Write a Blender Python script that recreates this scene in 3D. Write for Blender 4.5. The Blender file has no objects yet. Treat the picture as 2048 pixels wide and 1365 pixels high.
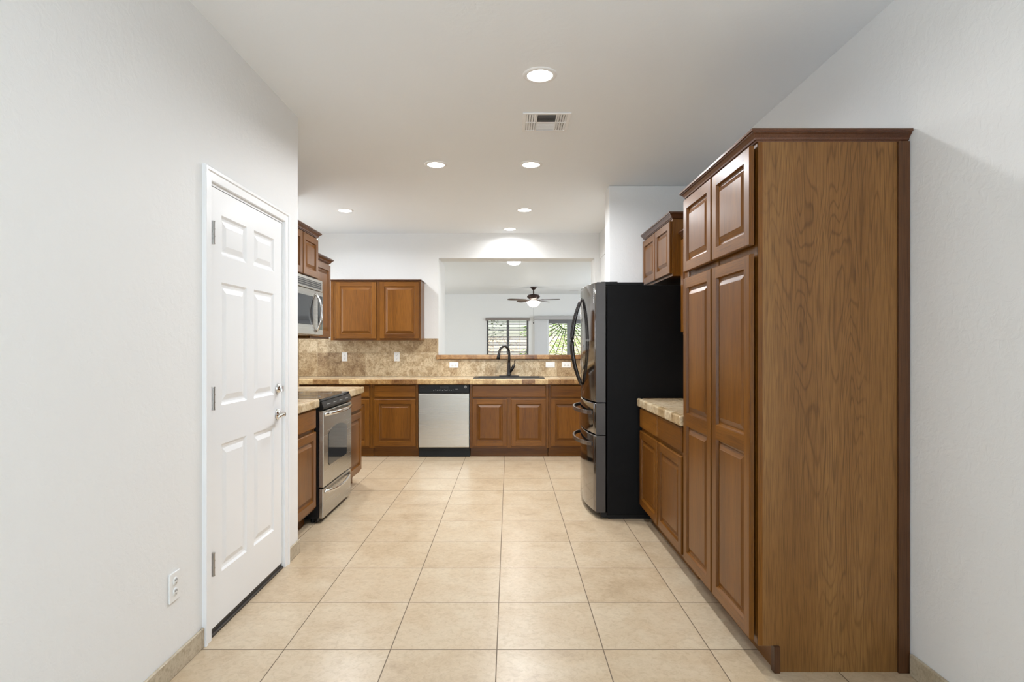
import bpy, bmesh, math, random
from mathutils import Vector, Matrix
random.seed(7)
PI = math.pi
R = math.radians
SC = bpy.context.scene
COL = SC.collection

# ------------------------------------------------------------------ camera
F_PX = 1159.0
cam_d = bpy.data.cameras.new('camera')
cam = bpy.data.objects.new('camera', cam_d)
COL.objects.link(cam)
cam_d.sensor_width = 36.0
cam_d.lens = 36.0 * F_PX / 2048
cam_d.shift_x = (1024 - 1018) / 2048
cam_d.shift_y = (692 - 682.5) / 2048
cam_d.clip_start = 0.05
cam_d.clip_end = 200
cam.matrix_world = Matrix.Translation((0, 0, 1.306)) @ Matrix.Rotation(R(90), 4, 'X')
SC.camera = cam

# ------------------------------------------------------------------ exposure
SC.view_settings.view_transform = 'Standard'
SC.view_settings.look = 'None'
SC.view_settings.gamma = 1.0
SC.view_settings.use_curve_mapping = False
SC.view_settings.exposure = 0.27
SC.cycles.max_bounces = 8
SC.cycles.diffuse_bounces = 5
SC.cycles.glossy_bounces = 4
SC.cycles.transparent_max_bounces = 12
SC.cycles.sample_clamp_indirect = 6.0
SC.cycles.caustics_reflective = False
SC.cycles.caustics_refractive = False

# ------------------------------------------------------------------ sky, sun, daylight
world = bpy.data.worlds.new('world')
SC.world = world
world.use_nodes = True
wn = world.node_tree
wn.nodes.clear()
wo = wn.nodes.new('ShaderNodeOutputWorld')
wb = wn.nodes.new('ShaderNodeBackground')
sky = wn.nodes.new('ShaderNodeTexSky')
sky.sky_type = 'NISHITA'
sky.sun_disc = False
sky.sun_elevation = R(48)
sky.sun_rotation = R(250)
sky.air_density = 1.0
sky.dust_density = 1.5
wb.inputs['Strength'].default_value = 0.30
wn.links.new(sky.outputs[0], wb.inputs[0])
wn.links.new(wb.outputs[0], wo.inputs[0])

def lamp(name, kind, loc, energy, color, rot=(0, 0, 0), **kw):
    d = bpy.data.lights.new(name, kind)
    d.energy = energy
    d.color = color
    for k, v in kw.items():
        setattr(d, k, v)
    o = bpy.data.objects.new(name, d)
    o.location = loc
    o.rotation_euler = rot
    COL.objects.link(o)
    return o

lamp('sun', 'SUN', (0, 0, 20), 5.5, (1, .95, .86), (R(30), R(-38), 0), angle=R(0.6))
DAY = (0.80, 0.905, 1.0)
# daylight of unseen breakfast-room window behind the camera, aimed up to brighten the ceiling
lamp('window_daylight', 'AREA', (0.1, -2.93, 1.35), 135, DAY, (R(152), 0, 0), shape='RECTANGLE', size=2.3, size_y=1.9)
# added fill from an assumed, unseen right-wall window, brightens the left wall
lamp('side_fill_light', 'AREA', (1.66, -1.45, 1.45), 16, DAY, (R(120), 0, R(90)), shape='RECTANGLE', size=1.7, size_y=1.5)
# added fill lights in made-up, unseen side windows, to brighten the living room
lamp('living_fill_light', 'AREA', (4.54, 12.2, 1.45), 100, DAY, (R(115), 0, R(90)), shape='RECTANGLE', size=3.0, size_y=1.7)
lamp('living_fill_light_west', 'AREA', (-4.54, 12.2, 1.45), 85, DAY, (R(90), 0, R(-90)), shape='RECTANGLE', size=3.0, size_y=1.7)
# area light in the nook wall's opening, left of the back counter
lamp('nook_area_light', 'AREA', (-2.84, 6.35, 1.75), 8, DAY, (R(90), 0, R(-90)), shape='RECTANGLE', size=0.8, size_y=1.0)

# ------------------------------------------------------------------ materials
class NT:
    def __init__(s, name):
        s.m = bpy.data.materials.new(name)
        s.m.use_nodes = True
        s.t = s.m.node_tree
        s.t.nodes.clear()
        s.out = s.t.nodes.new('ShaderNodeOutputMaterial')
    def n(s, typ, ins=None, **attrs):
        nd = s.t.nodes.new('ShaderNode' + typ)
        for k, v in attrs.items():
            setattr(nd, k, v)
        for k, v in (ins or {}).items():
            if isinstance(v, bpy.types.NodeSocket):
                s.t.links.new(v, nd.inputs[k])
            else:
                nd.inputs[k].default_value = v
        return nd
    def ramp(s, fac, stops, interp='LINEAR'):
        nd = s.n('ValToRGB', {'Fac': fac})
        cr = nd.color_ramp
        cr.interpolation = interp
        while len(cr.elements) > 1:
            cr.elements.remove(cr.elements[-1])
        cr.elements[0].position = stops[0][0]
        cr.elements[0].color = (*stops[0][1], 1)
        for p, c in stops[1:]:
            e = cr.elements.new(p)
            e.color = (*c, 1)
        return nd.outputs['Color']
    def mix(s, fac, a, b, mode='MIX'):
        nd = s.n('Mix', data_type='RGBA', blend_type=mode)
        for sock, v in ((nd.inputs[0], fac), (nd.inputs[6], a), (nd.inputs[7], b)):
            if isinstance(v, bpy.types.NodeSocket):
                s.t.links.new(v, sock)
            elif isinstance(v, (int, float)):
                sock.default_value = v
            else:
                sock.default_value = (*v, 1)
        return nd.outputs[2]
    def math(s, op, a, b=0.0, c=None):
        nd = s.n('Math', operation=op)
        for i, v in enumerate((a, b) if c is None else (a, b, c)):
            if isinstance(v, bpy.types.NodeSocket):
                s.t.links.new(v, nd.inputs[i])
            else:
                nd.inputs[i].default_value = v
        return nd.outputs[0]
    def princ(s, **ins):
        nd = s.n('BsdfPrincipled', {k.replace('_', ' '): v for k, v in ins.items()})
        s.t.links.new(nd.outputs[0], s.out.inputs[0])
        return nd

def lin(r, g, b):
    f = lambda c: (c / 255 / 12.92) if c / 255 <= .04045 else ((c / 255 + .055) / 1.055) ** 2.4
    return (f(r), f(g), f(b))

MATS = {}
def plain(name, rgb, rough=.5, metal=0.0, bump=0, bscale=200, coat=0.0, spec=.5, var=0.0, vscale=3.0):
    t = NT(name)
    base = (*rgb, 1)
    if var:
        co = t.n('TexCoord')
        nz = t.n('TexNoise', {'Vector': co.outputs['Object'], 'Scale': vscale, 'Detail': 4.0})
        base = t.mix(nz.outputs[0], tuple(c * (1 - var) for c in rgb), tuple(min(1, c * (1 + var)) for c in rgb))
    p = t.princ(Base_Color=base, Roughness=rough, Metallic=metal, Coat_Weight=coat)
    p.inputs['Specular IOR Level'].default_value = spec
    if bump:
        co = t.n('NewGeometry')
        nz = t.n('TexNoise', {'Vector': co.outputs['Position'], 'Scale': bscale, 'Detail': 3.0})
        bp = t.n('Bump', {'Height': nz.outputs[0], 'Strength': bump, 'Distance': .002})
        t.t.links.new(bp.outputs[0], p.inputs['Normal'])
    MATS[name] = t.m
    return t.m

def emit(name, rgb, strength):
    t = NT(name)
    e = t.n('Emission', {'Color': (*rgb, 1), 'Strength': strength})
    t.t.links.new(e.outputs[0], t.out.inputs[0])
    MATS[name] = t.m

def wall_paint(name, rgb, strength=.20):
    t = NT(name)
    g = t.n('NewGeometry')
    n1 = t.n('TexNoise', {'Vector': g.outputs['Position'], 'Scale': 26.0, 'Detail': 5.0, 'Roughness': .6, 'Distortion': .6})
    r1 = t.ramp(n1.outputs[0], [(.42, (0, 0, 0)), (.60, (1, 1, 1))])
    n2 = t.n('TexNoise', {'Vector': g.outputs['Position'], 'Scale': 1.2, 'Detail': 2.0})
    c = t.mix(n2.outputs[0], tuple(x * .985 for x in rgb), rgb)
    bp = t.n('Bump', {'Height': r1, 'Strength': strength, 'Distance': .0022})
    t.princ(Base_Color=c, Roughness=.55, Normal=bp.outputs[0])
    MATS[name] = t.m

def wood(name, dark, mid, light, axis='Z', rough=.30, coat=.0, cath=False, figure=1.0):
    t = NT(name)
    co = t.n('TexCoord')
    oi = t.n('ObjectInfo')
    off = t.n('CombineXYZ', {0: t.math('MULTIPLY', oi.outputs['Random'], 13.0), 1: t.math('MULTIPLY', oi.outputs['Random'], 7.0), 2: t.math('MULTIPLY', oi.outputs['Random'], 5.0)})
    v = t.n('VectorMath', {0: co.outputs['Object'], 1: off.outputs[0]}, operation='ADD')
    s1 = {'X': (.09, 1, 1), 'Y': (1, .09, 1), 'Z': (1, 1, .09)}[axis]
    sc = t.n('VectorMath', {0: v.outputs[0], 1: s1}, operation='MULTIPLY')
    big = t.n('TexNoise', {'Vector': sc.outputs[0], 'Scale': 5.0, 'Detail': 3.0, 'Roughness': .5, 'Distortion': .3})
    fine = t.n('TexNoise', {'Vector': sc.outputs[0], 'Scale': 95.0, 'Detail': 3.0, 'Roughness': .65})
    s2 = {'X': (.02, 1, 1), 'Y': (1, .02, 1), 'Z': (1, 1, .02)}[axis]
    sc2 = t.n('VectorMath', {0: v.outputs[0], 1: s2}, operation='MULTIPLY')
    pore = t.n('TexNoise', {'Vector': sc2.outputs[0], 'Scale': 330.0, 'Detail': 1.0})
    col = t.ramp(big.outputs[0], [(.25, dark), (.5, mid), (.75, light)])
    f2 = t.ramp(fine.outputs[0], [(.3, (.72, .70, .68)), (.62, (1, 1, 1))])
    col = t.mix(.6 * figure, col, f2, 'MULTIPLY')
    f3 = t.ramp(pore.outputs[0], [(.36, (.58, .53, .48)), (.50, (1, 1, 1))])
    col = t.mix(.7 * figure, col, f3, 'MULTIPLY')
    if cath:
        s3 = {'X': (.12, 1, 1), 'Y': (1, .12, 1), 'Z': (1, 1, .12)}[axis]
        sc3 = t.n('VectorMath', {0: v.outputs[0], 1: s3}, operation='MULTIPLY')
        lo = t.n('TexNoise', {'Vector': sc3.outputs[0], 'Scale': 6.5, 'Detail': 2.5, 'Roughness': .45, 'Distortion': .1})
        ring = t.math('SINE', t.math('MULTIPLY', lo.outputs[0], 165.0))
        rr = t.ramp(t.math('MULTIPLY_ADD', ring, .5, .5), [(0.0, (.62, .58, .54)), (.10, (.86, .84, .82)), (.3, (1, 1, 1)), (1.0, (1.0, 1.0, 1.0))])
        msk = t.n('TexNoise', {'Vector': sc3.outputs[0], 'Scale': 3.1, 'Detail': 1.0})
        mk_ = t.ramp(msk.outputs[0], [(.42, (0, 0, 0)), (.56, (1, 1, 1))])
        col = t.mix(t.math('MULTIPLY_ADD', mk_, .65, .15), col, rr, 'MULTIPLY')
    bp = t.n('Bump', {'Height': fine.outputs[0], 'Strength': .06, 'Distance': .001})
    p = t.princ(Base_Color=col, Roughness=rough, Coat_Weight=coat, Coat_Roughness=.13, Normal=bp.outputs[0])
    p.inputs['Specular IOR Level'].default_value = .30
    MATS[name] = t.m

def stone(name, plane, tw, th, tones, grout, offx=0.0, offy=0.0, mortar=.0015, rough=.35, vary=.5, scale=1.0, veins=.5, bricks=0.0, patch=.0):
    """tiled stone: a brick texture in the plane's own metres gives each tile a tone, noises give the stone"""
    t = NT(name)
    g = t.n('NewGeometry')
    sp = t.n('SeparateXYZ', {0: g.outputs['Position']})
    a, b = {'xy': (0, 1), 'xz': (0, 2), 'yz': (1, 2)}[plane]
    v = t.n('CombineXYZ', {0: t.math('ADD', sp.outputs[a], -offx + 30 * tw), 1: t.math('ADD', sp.outputs[b], -offy + 30 * th)})
    br = t.n('TexBrick', {'Vector': v.outputs[0], 'Color1': (0, 0, 0, 1), 'Color2': (1, 1, 1, 1), 'Mortar': (.5, .5, .5, 1), 'Scale': 1.0,
                          'Mortar Size': mortar, 'Mortar Smooth': .15, 'Bias': 0.0, 'Brick Width': tw, 'Row Height': th}, offset=bricks, squash=1.0)
    pos = t.n('VectorMath', {0: g.outputs['Position'], 1: t.n('VectorMath', {0: br.outputs['Color'], 1: (3.7, 2.9, 5.3)}, operation='MULTIPLY').outputs[0]}, operation='ADD')
    n1 = t.n('TexNoise', {'Vector': pos.outputs[0], 'Scale': 5.0 * scale, 'Detail': 6.0, 'Roughness': .62, 'Distortion': .5})
    n2 = t.n('TexNoise', {'Vector': pos.outputs[0], 'Scale': 38.0 * scale, 'Detail': 5.0, 'Roughness': .7, 'Distortion': .8})
    base = t.math('ADD', t.math('MULTIPLY', n1.outputs[0], 1 - vary), t.math('MULTIPLY', br.outputs['Color'], vary))
    col = t.ramp(base, [(.22, tones[0]), (.45, tones[1]), (.70, tones[2])])
    dk = t.ramp(n2.outputs[0], [(.36, (.62, .56, .48)), (.52, (1, 1, 1))])
    col = t.mix(veins, col, dk, 'MULTIPLY')
    lt = t.ramp(n2.outputs[0], [(.56, (0, 0, 0)), (.68, (1, 1, 1))])
    col = t.mix(t.math('MULTIPLY', lt, .28 * min(1, veins * 2)), col, tuple(min(1, c * 1.25) for c in tones[2]))
    n3 = t.n('TexNoise', {'Vector': pos.outputs[0], 'Scale': 7.0 * scale, 'Detail': 7.0, 'Roughness': .72, 'Distortion': .4})
    pt = t.ramp(n3.outputs[0], [(.50, (0, 0, 0)), (.545, (1, 1, 1))])
    col = t.mix(t.math('MULTIPLY', pt, patch), col, t.mix(1.0, col, (.66, .58, .48), 'MULTIPLY'))
    col = t.mix(br.outputs['Fac'], col, grout)
    h = t.math('SUBTRACT', t.math('MULTIPLY', n2.outputs[0], .12), br.outputs['Fac'])
    bp = t.n('Bump', {'Height': h, 'Strength': .35, 'Distance': .0015})
    t.princ(Base_Color=col, Roughness=t.math('MULTIPLY_ADD', br.outputs['Fac'], .4, rough), Normal=bp.outputs[0])
    MATS[name] = t.m

wall_paint('wall_paint', (.81, .81, .80))
wall_paint('ceiling_paint', (.865, .895, .92), .12)
plain('white_enamel', (.83, .84, .85), .28, spec=.5)
plain('white_plastic', (.80, .80, .79), .3)
plain('slot_dark', (.03, .03, .03), .5)

WD = (.100, .034, .0040); WM = (.166, .061, .0068); WL = (.225, .088, .0125)
wood('cabinet_wood', WD, WM, WL, 'Z')
wood('cabinet_wood_cross', WD, WM, WL, 'X')
wood('crown_wood', (.070, .024, .010), (.098, .036, .014), (.125, .048, .020), 'X', .3, .2)
wood('laminate_panel', (.158, .070, .0175), (.205, .096, .0270), (.240, .120, .0370), 'Z', .36, .0, cath=True)
wood('strip_wood', (.062, .024, .008), (.085, .034, .012), (.105, .044, .017), 'Z', .4, .1)
wood('fan_wood', (.10, .07, .055), (.14, .10, .08), (.18, .14, .11), 'X', .5, .0)

stone('floor_tile', 'xy', .457, .457, (lin(168, 145, 116), lin(189, 168, 139), lin(199, 182, 156)), lin(105, 88, 68), -.052, 2.488, .0024, .28, .14, 1.0, .36)
stone('baseboard_tile_side', 'yz', .457, .30, (lin(160, 146, 122), lin(176, 163, 140), lin(190, 178, 156)), lin(110, 96, 78), 2.488, -.1, .002, .4, .25, 1.2, .7)
stone('baseboard_tile_cross', 'xz', .457, .30, (lin(160, 146, 122), lin(176, 163, 140), lin(190, 178, 156)), lin(110, 96, 78), -.052, -.1, .002, .4, .25, 1.2, .7)
TR = (lin(138, 110, 78), lin(184, 160, 124), lin(214, 196, 164))
stone('splash_stone', 'xz', .305, .305, TR, lin(176, 158, 130), -.306, .914, .0013, .42, .34, 1.5, 1.0, patch=.75)
TT = (lin(170, 144, 108), lin(198, 176, 142), lin(218, 202, 174))
stone('counter_stone', 'xy', .305, .305, TT, lin(186, 164, 130), -.306, 6.74, .0015, .22, .3, 1.6, .75, patch=.4)
TE = (lin(104, 64, 28), lin(152, 114, 66), lin(204, 176, 128))
stone('edge_stone_cross', 'xz', .152, 1.0, TE, lin(150, 116, 76), -.306, .2, .0012, .28, .42, 3.2, 1.0, patch=.7)
TE2 = (lin(140, 112, 74), lin(184, 160, 122), lin(214, 198, 168))
stone('edge_stone_side', 'yz', .152, 1.0, TE2, lin(150, 116, 76), .06, .2, .0012, .28, .28, 3.2, 1.0, patch=.6)
TL = (lin(96, 58, 28), lin(140, 98, 56), lin(182, 142, 94))
stone('ledge_stone', 'xz', .152, 1.0, TL, lin(140, 104, 70), -.25, .2, .0012, .3, .40, 3.2, 1.0, patch=.6)

def brushed(name, rgb, rough, axis='Z', spec=.5):
    t = NT(name)
    co = t.n('TexCoord')
    s = {'X': (2, 300, 300), 'Z': (300, 300, 2), 'Y': (300, 2, 300)}[axis]
    v = t.n('VectorMath', {0: co.outputs['Object'], 1: s}, operation='MULTIPLY')
    nz = t.n('TexNoise', {'Vector': v.outputs[0], 'Scale': 1.0, 'Detail': 2.0})
    c = t.mix(nz.outputs[0], tuple(x * .93 for x in rgb), rgb)
    t.princ(Base_Color=c, Metallic=1.0, Roughness=t.math('MULTIPLY_ADD', nz.outputs[0], .08, rough - .04), Anisotropic=.4)
    MATS[name] = t.m
brushed('stainless', (.52, .495, .45), .26, 'X')
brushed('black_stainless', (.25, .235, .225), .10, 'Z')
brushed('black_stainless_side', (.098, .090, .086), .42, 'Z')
brushed('handle_dark', (.060, .055, .054), .28, 'Z')
brushed('handle_steel', (.40, .385, .37), .25, 'X')
plain('chrome', (.75, .75, .75), .12, 1.0)
plain('hinge_steel', (.42, .41, .39), .3, 1.0)
plain('dark_bronze', (.045, .040, .038), .28, .85)
plain('fridge_black', (.0042, .0042, .0045), .40, 0, .4, 420, spec=.13)
plain('gloss_black', (.010, .010, .011), .06, 0, spec=.6)
plain('black_plastic', (.008, .008, .0085), .38, spec=.25)
plain('oven_glass', (.035, .036, .038), .05, .35, spec=.8)
plain('sink_composite', (.030, .028, .026), .35, var=.3, vscale=60)
plain('button_grey', (.30, .30, .30), .4)
plain('taupe_rail', (.24, .205, .185), .5)
plain('grey_frame', (.20, .205, .215), .45)
plain('blind_slat', (.25, .23, .21), .5)  # slat colour darkened to stand in for backlit shade
plain('vertical_blind', (.86, .86, .87), .6)
plain('valance_grey', (.45, .44, .44), .6)
plain('iron_black', (.015, .015, .016), .5)
plain('threshold_dark', (.028, .022, .018), .45)
plain('vent_white', (.86, .86, .86), .4)
plain('bronze_motor', (.06, .035, .028), .4, .6)
plain('yard_gravel', lin(226, 212, 190), .9, var=.15, vscale=14)
plain('yard_block', lin(222, 206, 182), .9, .0, .5, 30, var=.12)
plain('leaf_green', (.22, .33, .06), .6, var=.5, vscale=9)
plain('leaf_dark', (.055, .085, .025), .6, var=.5, vscale=9)
plain('bark', (.12, .085, .06), .9, var=.3)
emit('lamp_lens', (1, .97, .92), 14)
emit('fan_bowl_glow', (1, .93, .82), 5)
t = NT('window_glass')
tr = t.n('BsdfTransparent', {'Color': (.97, .98, .98, 1)})
gl = t.n('BsdfGlossy', {'Roughness': .02})
lw = t.n('LayerWeight', {'Blend': .12})
mx = t.n('MixShader', {0: lw.outputs['Fresnel'], 1: tr.outputs[0], 2: gl.outputs[0]})
t.t.links.new(mx.outputs[0], t.out.inputs[0])
MATS['window_glass'] = t.m

# ------------------------------------------------------------------ mesh helpers
class MB:
    def __init__(s):
        s.bm = bmesh.new()
    def _merge(s, tmp, mi=0, smooth=False):
        mp = {}
        for v in tmp.verts:
            mp[v] = s.bm.verts.new(v.co)
        for f in tmp.faces:
            try:
                nf = s.bm.faces.new([mp[v] for v in f.verts])
                nf.material_index = mi if f.material_index == 0 else f.material_index
                nf.smooth = smooth or f.smooth
            except ValueError:
                pass
        tmp.free()
    def box(s, a, b, bev=0.0, seg=1, mi=0, smooth=False):
        tmp = bmesh.new()
        lo = [min(a[i], b[i]) for i in range(3)]
        hi = [max(a[i], b[i]) for i in range(3)]
        bmesh.ops.create_cube(tmp, size=1.0)
        for v in tmp.verts:
            v.co = Vector([(lo[i] + hi[i]) / 2 + v.co[i] * (hi[i] - lo[i]) for i in range(3)])
        if bev > 0:
            bmesh.ops.bevel(tmp, geom=list(tmp.edges), offset=bev, segments=seg, profile=.5, affect='EDGES')
        s._merge(tmp, mi, smooth)
        return s
    def prism(s, pts, axis, c0, c1, mi=0, smooth=False):
        """polygon pts (2D) in the plane normal to axis, extruded from c0 to c1"""
        def P(p, c):
            return {'x': (c, p[0], p[1]), 'y': (p[0], c, p[1]), 'z': (p[0], p[1], c)}[axis]
        tmp = bmesh.new()
        A = [tmp.verts.new(P(p, c0)) for p in pts]
        B = [tmp.verts.new(P(p, c1)) for p in pts]
        n = len(pts)
        tmp.faces.new(A)
        tmp.faces.new(B[::-1])
        for i in range(n):
            f = tmp.faces.new((A[i], B[i], B[(i + 1) % n], A[(i + 1) % n]))
            f.smooth = smooth
        bmesh.ops.recalc_face_normals(tmp, faces=tmp.faces)
        s._merge(tmp, mi)
        return s
    def lathe(s, prof, seg=24, center=(0, 0, 0), mat=None, mi=0, smooth=True):
        """prof: (radius, height) revolved round z"""
        tmp = bmesh.new()
        rings = []
        for r, z in prof:
            if r < 1e-6:
                rings.append([tmp.verts.new((0, 0, z))])
            else:
                rings.append([tmp.verts.new((r * math.cos(2 * PI * k / seg), r * math.sin(2 * PI * k / seg), z)) for k in range(seg)])
        for a, b in zip(rings, rings[1:]):
            for k in range(seg):
                k2 = (k + 1) % seg
                if len(a) == 1 and len(b) == 1:
                    continue
                if len(a) == 1:
                    tmp.faces.new((a[0], b[k2], b[k]))
                elif len(b) == 1:
                    tmp.faces.new((a[k], a[k2], b[0]))
                else:
                    tmp.faces.new((a[k], a[k2], b[k2], b[k]))
        bmesh.ops.recalc_face_normals(tmp, faces=tmp.faces)
        M = Matrix.Translation(center) @ (mat or Matrix.Identity(4))
        tmp.transform(M)
        s._merge(tmp, mi, smooth)
        return s
    def cyl(s, r, a, b, seg=20, mi=0, smooth=True):
        a, b = Vector(a), Vector(b)
        d = b - a
        q = Vector((0, 0, 1)).rotation_difference(d).to_matrix().to_4x4()
        s.lathe([(0, 0), (r, 0), (r, d.length), (0, d.length)], seg, a, q, mi, False)
        return s
    def tube(s, pts, rad, seg=10, mi=0, flat=1.0, up=(0, 0, 1), square=False):
        """swept tube; rad a number or a list; flat scales the second axis"""
        pts = [Vector(p) for p in pts]
        rads = rad if isinstance(rad, (list, tuple)) else [rad] * len(pts)
        tmp = bmesh.new()
        rings = []
        upv = Vector(up)
        for i, p in enumerate(pts):
            d = (pts[min(i + 1, len(pts) - 1)] - pts[max(i - 1, 0)]).normalized()
            u = upv - d * upv.dot(d)
            if u.length < 1e-4:
                u = Vector((1, 0, 0)) - d * d.x
            u.normalize()
            w = d.cross(u)
            ring = []
            for k in range(seg):
                an = 2 * PI * (k + (.5 if square else 0)) / seg
                ring.append(tmp.verts.new(p + u * math.cos(an) * rads[i] + w * math.sin(an) * rads[i] * flat))
            rings.append(ring)
        for a, b in zip(rings, rings[1:]):
            for k in range(seg):
                tmp.faces.new((a[k], a[(k + 1) % seg], b[(k + 1) % seg], b[k]))
        tmp.faces.new(rings[0][::-1])
        tmp.faces.new(rings[-1])
        bmesh.ops.recalc_face_normals(tmp, faces=tmp.faces)
        s._merge(tmp, mi, not square)
        return s
    def sweep(s, path, prof, mi=0):
        """mitred moulding: plan path (x,y), outward to the right of travel; prof closed (out, z)"""
        n = len(path)
        P = [Vector(p) for p in path]
        rings = []
        tmp = bmesh.new()
        for i in range(n):
            ds = []
            if i > 0: ds.append((P[i] - P[i - 1]).normalized())
            if i < n - 1: ds.append((P[i + 1] - P[i]).normalized())
            ns = [Vector((d.y, -d.x)) for d in ds]
            if len(ns) == 2:
                m = ns[0] + ns[1]
                m = m / (m.length_squared / 2)
            else:
                m = ns[0]
            rings.append([tmp.verts.new((P[i].x + m.x * o, P[i].y + m.y * o, z)) for o, z in prof])
        for a, b in zip(rings, rings[1:]):
            for k in range(len(prof)):
                k2 = (k + 1) % len(prof)
                tmp.faces.new((a[k], a[k2], b[k2], b[k]))
        tmp.faces.new(rings[0])
        tmp.faces.new(rings[-1][::-1])
        bmesh.ops.recalc_face_normals(tmp, faces=tmp.faces)
        s._merge(tmp, mi)
        return s
    def panel_slab(s, x0, x1, z0, z1, yf, th, panels, prof, cham=.004, round_edge=True):
        """a door leaf facing -y with raised or sunken panels. material 0 stiles, 1 rails, 0 panels"""
        tmp = bmesh.new()
        xs = sorted({x0 + cham, x1 - cham} | {p[0] for p in panels} | {p[2] for p in panels})
        zs = sorted({z0 + cham, z1 - cham} | {p[1] for p in panels} | {p[3] for p in panels})
        vs = {}
        def V(x, y, z):
            k = (round(x, 6), round(y, 6), round(z, 6))
            if k not in vs:
                vs[k] = tmp.verts.new((x, y, z))
            return vs[k]
        px0 = min([p[0] for p in panels] or [x0]); px1 = max([p[2] for p in panels] or [x1])
        for i in range(len(xs) - 1):
            for j in range(len(zs) - 1):
                a, b, c, d = xs[i], zs[j], xs[i + 1], zs[j + 1]
                hole = any(abs(a - p[0]) < 1e-6 and abs(b - p[1]) < 1e-6 for p in panels)
                if hole:
                    continue
                f = tmp.faces.new((V(a, yf, b), V(c, yf, b), V(c, yf, d), V(a, yf, d)))
                incol = any(p[0] - 1e-6 <= a and c <= p[2] + 1e-6 for p in panels)
                if incol:
                    f.material_index = 1
        for p in panels:
            prev = None
            for ins, dep in prof:
                ring = [V(p[0] + ins, yf + dep, p[1] + ins), V(p[2] - ins, yf + dep, p[1] + ins),
                        V(p[2] - ins, yf + dep, p[3] - ins), V(p[0] + ins, yf + dep, p[3] - ins)]
                if prev:
                    for k in range(4):
                        f = tmp.faces.new((prev[k], prev[(k + 1) % 4], ring[(k + 1) % 4], ring[k]))
                        if k in (0, 2): f.material_index = 1
                prev = ring
            tmp.faces.new(prev)
        # outer edge: chamfer and sides
        e0 = [(x0 + cham, yf, z0 + cham), (x1 - cham, yf, z0 + cham), (x1 - cham, yf, z1 - cham), (x0 + cham, yf, z1 - cham)]
        e1 = [(x0, yf + cham, z0), (x1, yf + cham, z0), (x1, yf + cham, z1), (x0, yf + cham, z1)]
        e2 = [(x0, yf + th, z0), (x1, yf + th, z0), (x1, yf + th, z1), (x0, yf + th, z1)]
        for A, B in ((e0, e1), (e1, e2)):
            for k in range(4):
                f = tmp.faces.new((V(*A[k]), V(*B[k]), V(*B[(k + 1) % 4]), V(*A[(k + 1) % 4])))
                if k in (0, 2): f.material_index = 1
        tmp.faces.new([V(*p) for p in e2])
        s._merge(tmp)
        return s
    def build(s, name, mats, parent=None, loc=None, **props):
        me = bpy.data.meshes.new(name)
        s.bm.to_mesh(me)
        s.bm.free()
        o = bpy.data.objects.new(name, me)
        if isinstance(mats, str): mats = [mats]
        for m in mats:
            me.materials.append(MATS[m])
        COL.objects.link(o)
        if parent: o.parent = parent
        if loc: o.location = loc
        for k, v in props.items():
            o[k] = v
        return o

def empty(name, loc=(0, 0, 0), rz=0.0, **props):
    o = bpy.data.objects.new(name, None)
    o.empty_display_size = .1
    o.location = loc
    o.rotation_euler = (0, 0, rz)
    COL.objects.link(o)
    for k, v in props.items():
        o[k] = v
    return o

def thing(name, label, cat, loc=(0, 0, 0), rz=0.0, group=None):
    p = dict(label=label, category=cat)
    if group: p['group'] = group
    return empty(name, loc, rz, **p)

def copy_tree(o, parent=None):
    c = o.copy()
    COL.objects.link(c)
    if parent: c.parent = parent
    for ch in list(o.children):
        copy_tree(ch, c)
    return c

def struct(name, mb, mats, label=None, parent=None):
    o = mb.build(name, mats, parent, kind='structure')
    if label: o['label'] = label
    return o

# ------------------------------------------------------------------ the room
H = 2.743
XL, XR = -1.33, 1.60          # side walls
YB = 7.40                     # kitchen back wall
YF = 16.20                    # far wall of the living room
struct('floor', MB().box((-5, -3.2, -.12), (5, YF + .15, 0)), 'floor_tile', 'large beige stone-look square floor tiles with thin brown grout')
struct('ceiling', MB().box((-5, -3.2, H), (5, YF + .15, H + .15)), 'ceiling_paint', 'flat off-white painted ceiling')

DY0, DY1, DZ = 2.572, 3.412, 2.035      # garage door opening in the left wall
w = MB()
w.box((XL - .12, -3.2, 0), (XL, DY0, H)).box((XL - .12, DY1, 0), (XL, 3.65, H)).box((XL - .12, DY0, DZ), (XL, DY1, H))
struct('wall_left', w, 'wall_paint', 'off-white textured wall with the six-panel door')
struct('wall_left_return', MB().box((-2.14, 3.53, 0), (XL - .12, 3.65, H)), 'wall_paint', 'wall return behind the range side of the kitchen')
struct('wall_left_kitchen', MB().box((-2.14, 3.65, 0), (-2.02, 5.555, H)), 'wall_paint', 'wall carrying the range and microwave')
struct('wall_left_nook', MB().box((-2.92, 5.435, 0), (-2.14, 5.555, H)).box((-2.92, 5.555, 0), (-2.80, 5.95, H)).box((-2.92, 6.75, 0), (-2.80, 7.40, H)).box((-2.92, 5.95, 0), (-2.80, 6.75, 1.25)).box((-2.92, 5.95, 2.25), (-2.80, 6.75, H)), 'wall_paint', 'wall of the nook left of the back counter')
struct('wall_right', MB().box((XR, -.6, 0), (XR + .12, 5.20, H)).box((XR, -3.2, 0), (XR + .12, -2.3, H)).box((XR, -2.3, 0), (XR + .12, -.6, .7)).box((XR, -2.3, 2.2), (XR + .12, -.6, H)), 'wall_paint', 'off-white wall behind the tall pantry cabinet')
struct('wall_right_stub', MB().box((.897, 5.20, 0), (XR + .12, 5.42, H), .006, 2), 'wall_paint', 'short wall stub standing behind the refrigerator')
struct('wall_right_passage', MB().box((1.165, 6.2, 0), (1.285, YB, 2.42)).box((1.156, 5.42, 2.42), (1.285, YB, H)), 'wall_paint', 'side wall beyond the refrigerator')
w = MB()
OX0, OX1, OZ0, OZ1 = -.90, 1.092, 1.13, 2.425
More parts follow.
